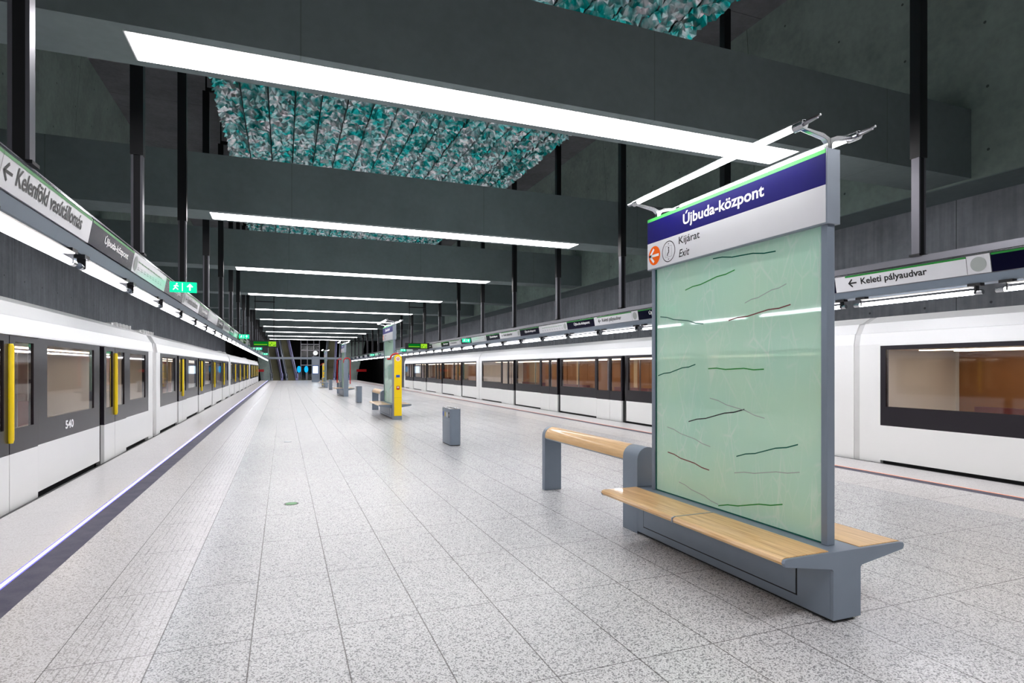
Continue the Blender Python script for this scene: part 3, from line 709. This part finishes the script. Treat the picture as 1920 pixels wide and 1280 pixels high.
# ------------------------------------------------------------------ trains
def train(side, X0, sg, ends, wide, label):
    Xq = lambda q: X0+sg*q
    T = thing('metro_train', (X0+sg*1.3, (ends[0][0]+ends[-1][1])/2, 0), label, 'train')
    cant = [(0, 2.07), (.0, 2.1), (.035, 2.3), (.05, 2.31), (.15, 2.49), (.22, 2.5), (.45, 2.62), (1.3, 2.68), (2.15, 2.62), (2.45, 2.49), (2.57, 2.3), (2.6, 2.07)]
    ib = 'tan' if wide else 'mauve'
    for ci, (c0, c1) in enumerate(ends):
        m = MB(); bx = lambda a, b_, y0, y1, z0, z1, mm: m.box(Xq(a), Xq(b_), y0, y1, z0, z1, mm)
        m.prism([(Xq(q), z) for q, z in cant], c0+(.25 if not wide else 0), c1-(.05 if not wide else 0), 'train')
        bx(.1, 2.5, c0+.1, c1-.1, -.14, -.04, 'carfloor'); bx(.3, 2.3, c0+.8, c1-.8, -1.0, -.14, 'dark')
        bx(.02, .3, c0+.3, c1-.3, -.2, -.1, 'dark'); bx(.071, .12, c0+.3, c1-.3, -.15, .3, 'dark')
        for a, a2 in ((c0+.1, c0+.6), (c1-.6, c1-.1)) if not wide else ((c0, c0+.42), (c1-.4, c1)): bx(0, .08, a, a2, -.04, 2.07, 'train')
        for a in (c0+.05, c1-.12): bx(.05, 2.55, a, a+.07, 0, 2.3, 'train')
        # far side wall of the interior
        bx(2.5, 2.6, c0+.1, c1-.1, -.04, 2.07, 'train'); bx(2.47, 2.5, c0+.2, c1-.2, -.04, 2.07, ib)
        bx(.3, 2.4, c0+.2, c1-.2, 2.0, 2.05, 'cream')
        for k in range(3): bx(.5, 2.2, c0+.3, c0+.38, -.04, 2.0, ib)
        # roof gear at the ends
        for a in ((c0+.4, c1-2.0) if not wide else ()):
            bx(.42, 2.2, a, a+1.6, 2.58, 2.65, 'roofgear')
            for k in range(5): bx(.36, .46, a+.15+k*.3, a+.22+k*.3, 2.58, 2.67, 'roofgear')
        m_doors = [c0+4.2+4.62*k for k in range(4)] if side == 'left' else [c0+4.1+4.62*k for k in range(4)]
        ep = .6 if not wide else .42; spans = []; yy = c0+ep
        for d in m_doors:
            spans.append((yy, d-.98)); yy = d+.88
        spans.append((yy, c1-ep+(.02 if wide else 0)))
        for d in m_doors:
            bx(.055, .12, d-1.0, d-.66, -.1, 2.07, 'blackgloss')
            if wide: bx(2.44, 2.47, d-1.3, d+1.3, .0, 2.0, 'tan')
            else:
                for a_ in (d-1.35, d+.25, d+1.0): bx(2.3, 2.47, a_, a_+.4, .0, 2.0, 'cream')
                bx(2.45, 2.468, d-.7, d+.1, 1.0, 1.95, 'blackgloss')
            for q in (.6, 1.9): bx(q-.02, q+.02, d+1.1, d+1.14, -.04, 2.0, 'steel')
        for a, c in spans:
            if c-a < .3: continue
            bx(0, .07, a, c, .05, .665, 'train')
            wa, wb = (a+.32, c-.32) if not wide else (a+.1, c-.1)
            z0, z1 = (1.0, 1.98) if not wide else (1.0, 2.0)
            bx(0, .07, a, wa, .665, 2.07, 'traindark'); bx(0, .07, wb, c, .665, 2.07, 'traindark')
            bx(0, .07, wa, wb, .665, z0, 'traindark'); bx(0, .07, wa, wb, z1, 2.07, 'traindark')
            if wb-wa > 1.2: # seats in front of the far wall, far window
                bx(1.95, 2.4, a+.2, c-.2, -.04, .45, 'seatred'); bx(2.25, 2.42, a+.2, c-.2, .45, .95, 'seatred')
                bx(2.46, 2.475, a+.5, c-.5, 1.05, 1.9, 'blackgloss' if not wide else 'tan')
                bx(2.455, 2.475, (a+c)/2-.12, (a+c)/2+.12, .9, 2.0, 'cream')
        body = m.build('car', T)
        m = MB()
        for q in (.8, 1.75):
            m.box(Xq(q-.09), Xq(q+.09), c0+.6, c1-.6, 1.985, 2.0, 'e_car')
        m.build('interior_lamp', body)
        for a, c in spans:
            if c-a < .3: continue
            wa, wb = (a+.32, c-.32) if not wide else (a+.1, c-.1)
            MB().box(Xq(.015), Xq(.03), wa, wb, 1.0, 2.0 if wide else 1.98, 'glass').build('window', body)
        if side == 'left':
            m = MB()
            if ci == 0:
                text(m, '540', (Xq(-.003), 10.45, .775), (0, 1, 0), (0, 0, 1), .36, .125, 'letw', .035); m.build('fleet_number', body)
        for d in m_doors:
            m = MB()
            for a, c in ((d-.72, d-.01), (d+.01, d+.88-.02)):
                m.box(Xq(-.006), Xq(.05), a, c, -.06, .655, 'train')
                fw = .14 if not wide else .05
                m.box(Xq(-.006), Xq(.05), a, a+fw, .655, 2.06, 'traindark'); m.box(Xq(-.006), Xq(.05), c-fw, c, .655, 2.06, 'traindark')
                m.box(Xq(-.006), Xq(.05), a+fw, c-fw, .655, .95, 'traindark'); m.box(Xq(-.006), Xq(.05), a+fw, c-fw, 1.99, 2.06, 'traindark')
                m.box(Xq(.01), Xq(.02), a+fw, c-fw, .95, 1.99, 'glass')
            dr = m.build('door', body)
            if not wide: MB().tube([(Xq(-.015), d, .79), (Xq(-.015), d, .83), (Xq(-.015), d, 1.92), (Xq(-.015), d, 1.96)], [.028, .038, .038, .028], 'yellow', 12).build('grab_bar', body, smooth=True)
        if ci < len(ends)-1:
            if not wide: MB().box(Xq(.3), Xq(2.3), c1-.05, ends[ci+1][0]+.05, .0, 2.35, 'black').build('gangway', T)
            else: MB().prism([(Xq(.015), -.04)]+[(Xq(q+.015 if q < 1 else q-.015), z-.012) for q, z in cant]+[(Xq(2.585), -.04)], c1, ends[ci+1][0], 'roofgear').build('gangway', T)
    # cab nose at the far end
    e = ends[-1][1]
    MB().prism([(e-.1, -.3), (e+.7, -.3), (e+.75, .7), (e+.45, 1.9), (e+.1, 2.45), (e-.1, 2.6)], Xq(.1), Xq(2.5), 'train', 'x').build('cab_nose', T, .05)
    return T
train('left', -3.0, -1, [(-4.9, 16.76), (16.98, 38.65), (38.87, 60.5), (60.7, 82.0)], False, 'white and charcoal metro train standing at the left platform edge')
train('right', 9.86, 1, [(-13.9, 7.7), (7.82, 30.1), (30.22, 51.2)], True, 'white metro train with brown lit windows passing the right platform edge')
# ------------------------------------------------------------------ far end
def escalator(x, ang, wd):
    t = thing('escalator', (x, 88.2, 0), 'olive escalator with silver sides rising at the far end, '+wd, 'escalator', 'escalators at the far end')
    L, H = 11.0, 6.35; m = MB(); n = 34
    prof = [(88.6, -.05)]
    for k in range(n): prof += [(88.6+k*L/n, k*H/n+H/n), (88.6+(k+1)*L/n, k*H/n+H/n)]
    prof += [(88.6+L, -.05+H-.6), (88.9, -.05)]
    m.prism([(p[0], p[1]) for p in prof], x-.5, x+.5, 'step', 'x'); m.build('steps', t)
    for s_ in (-1, 1):
        a, b_ = x+s_*.52, x+s_*.8
        MB().prism([(88.1, 0), (88.9, 0), (88.6+L, H-.4), (88.6+L, H+.9), (88.9, 1.0), (88.2, .95), (88.0, .6)], a, b_, 'violet' if s_ > 0 else 'greyl', 'x').build('balustrade', t, .02)
        MB().tube([(x+s_*.62, 87.95, .3), (x+s_*.62, 87.95, .75), (x+s_*.62, 88.3, 1.03), (x+s_*.62, 89.0, 1.08), (x+s_*.62, 88.6+L, H+.95)], .05, 'black', 8).build('handrail', t, smooth=True)
    t.rotation_euler.z = math.radians(ang)
for x, ang, wd in ((-.85, 6, 'leftmost'), (1.1, 6, 'second from the left'), (6.2, -6, 'third from the left'), (8.2, -6, 'rightmost')): escalator(x, ang, wd)
b = MB(); b.box(-2.0, 9.4, 88.6, 88.9, 2.98, 3.28, 'greyl')
struct(b.build('trim_5'))
b = MB(); b.box(2.4, 5.0, 91.9, 92.0, -.02, 6.2, 'glassdark')
for x in (2.4, 3.3, 4.2, 5.0): b.box(x-.05, x+.05, 91.8, 92.05, 0, 6.2, 'steel')
for z in (2.1, 4.3, 5.2): b.box(2.35, 5.05, 91.75, 92.05, z, z+.12, 'steel')
struct(b.build('window_1'))
for i, (x, wd) in enumerate(((1.75, 'left'), (2.75, 'right'))):  # glow of the glass kiosks, put in as emissive ovals
    t = thing('kiosk_glow', (x, 90.4, 1.5), 'cyan oval glow of a glass kiosk at the far end, %s of the two' % wd, 'kiosk glow', 'cyan kiosk glows at the far end')
    x += .35; m = MB(); n = 20
    m.solid([(x+.27*math.cos(2*math.pi*k/n), 90.4+d_, 1.55+.48*math.sin(2*math.pi*k/n)) for d_ in (0, .1) for k in range(n)], [tuple(range(n)), tuple(range(2*n-1, n-1, -1))]+[(k, (k+1) % n, n+(k+1) % n, n+k) for k in range(n)], 'e_cyan')
    m.build('glow_panel', t); MB().box(x-.06, x+.06, 90.42, 90.52, 0, 1.2, 'steel').build('stand', t)
for i, y in enumerate((90.2, 95.0)):  # added lamps, hidden up high, that brighten the far end
    t = thing('ceiling_light', (CX, y, 7.3), 'added unseen tube light over the far escalators, '+('front one' if i == 0 else 'rear one'), 'ceiling light', 'added lights over the escalators')
    MB().box(-2, 9, y, y+.2, 7.3, 7.33, 'e_ceil').build('diffuser', t); MB().box(-2.05, 9.05, y-.03, y+.23, 7.33, 7.42, 'white').build('housing', t)
    m = MB()
    for x in (0, 7): m.box(x-.02, x+.02, y+.08, y+.12, 7.42, 11.65, 'dark')
    m.build('hanger', t)
# leaning pillars and red barriers at the tunnel mouths
b = MB(); b.prism([(-2.9, 0), (-1.7, 0), (-2.0, 5.6), (-3.6, 5.6)], 88.0, 88.6, 'wall_up'); struct(b.build('wall_end_left'))
b = MB(); b.prism([(9.0, 0), (9.9, 0), (11.2, 5.6), (8.2, 5.6)], 88.0, 88.6, 'wall_up'); struct(b.build('wall_end_right'))
for x0, x1, sd in ((-3.9, -2.5, 'left'), (9.9, 11.3, 'right')):
    t = thing('barrier', ((x0+x1)/2, 87.5, .85), 'red barrier board in front of the %s tunnel mouth' % sd, 'barrier', 'red barriers at the tunnel mouths')
    MB().box(x0, x1, 87.5, 87.6, 1.2, 1.55, 'red').build('board', t)
    px = -2.6 if sd == 'left' else 9.95
    MB().box(px-.05, px+.05, 87.6, 87.7, 0, 1.4, 'steel').build('post', t)
m = bpy.data.objects.get('t')
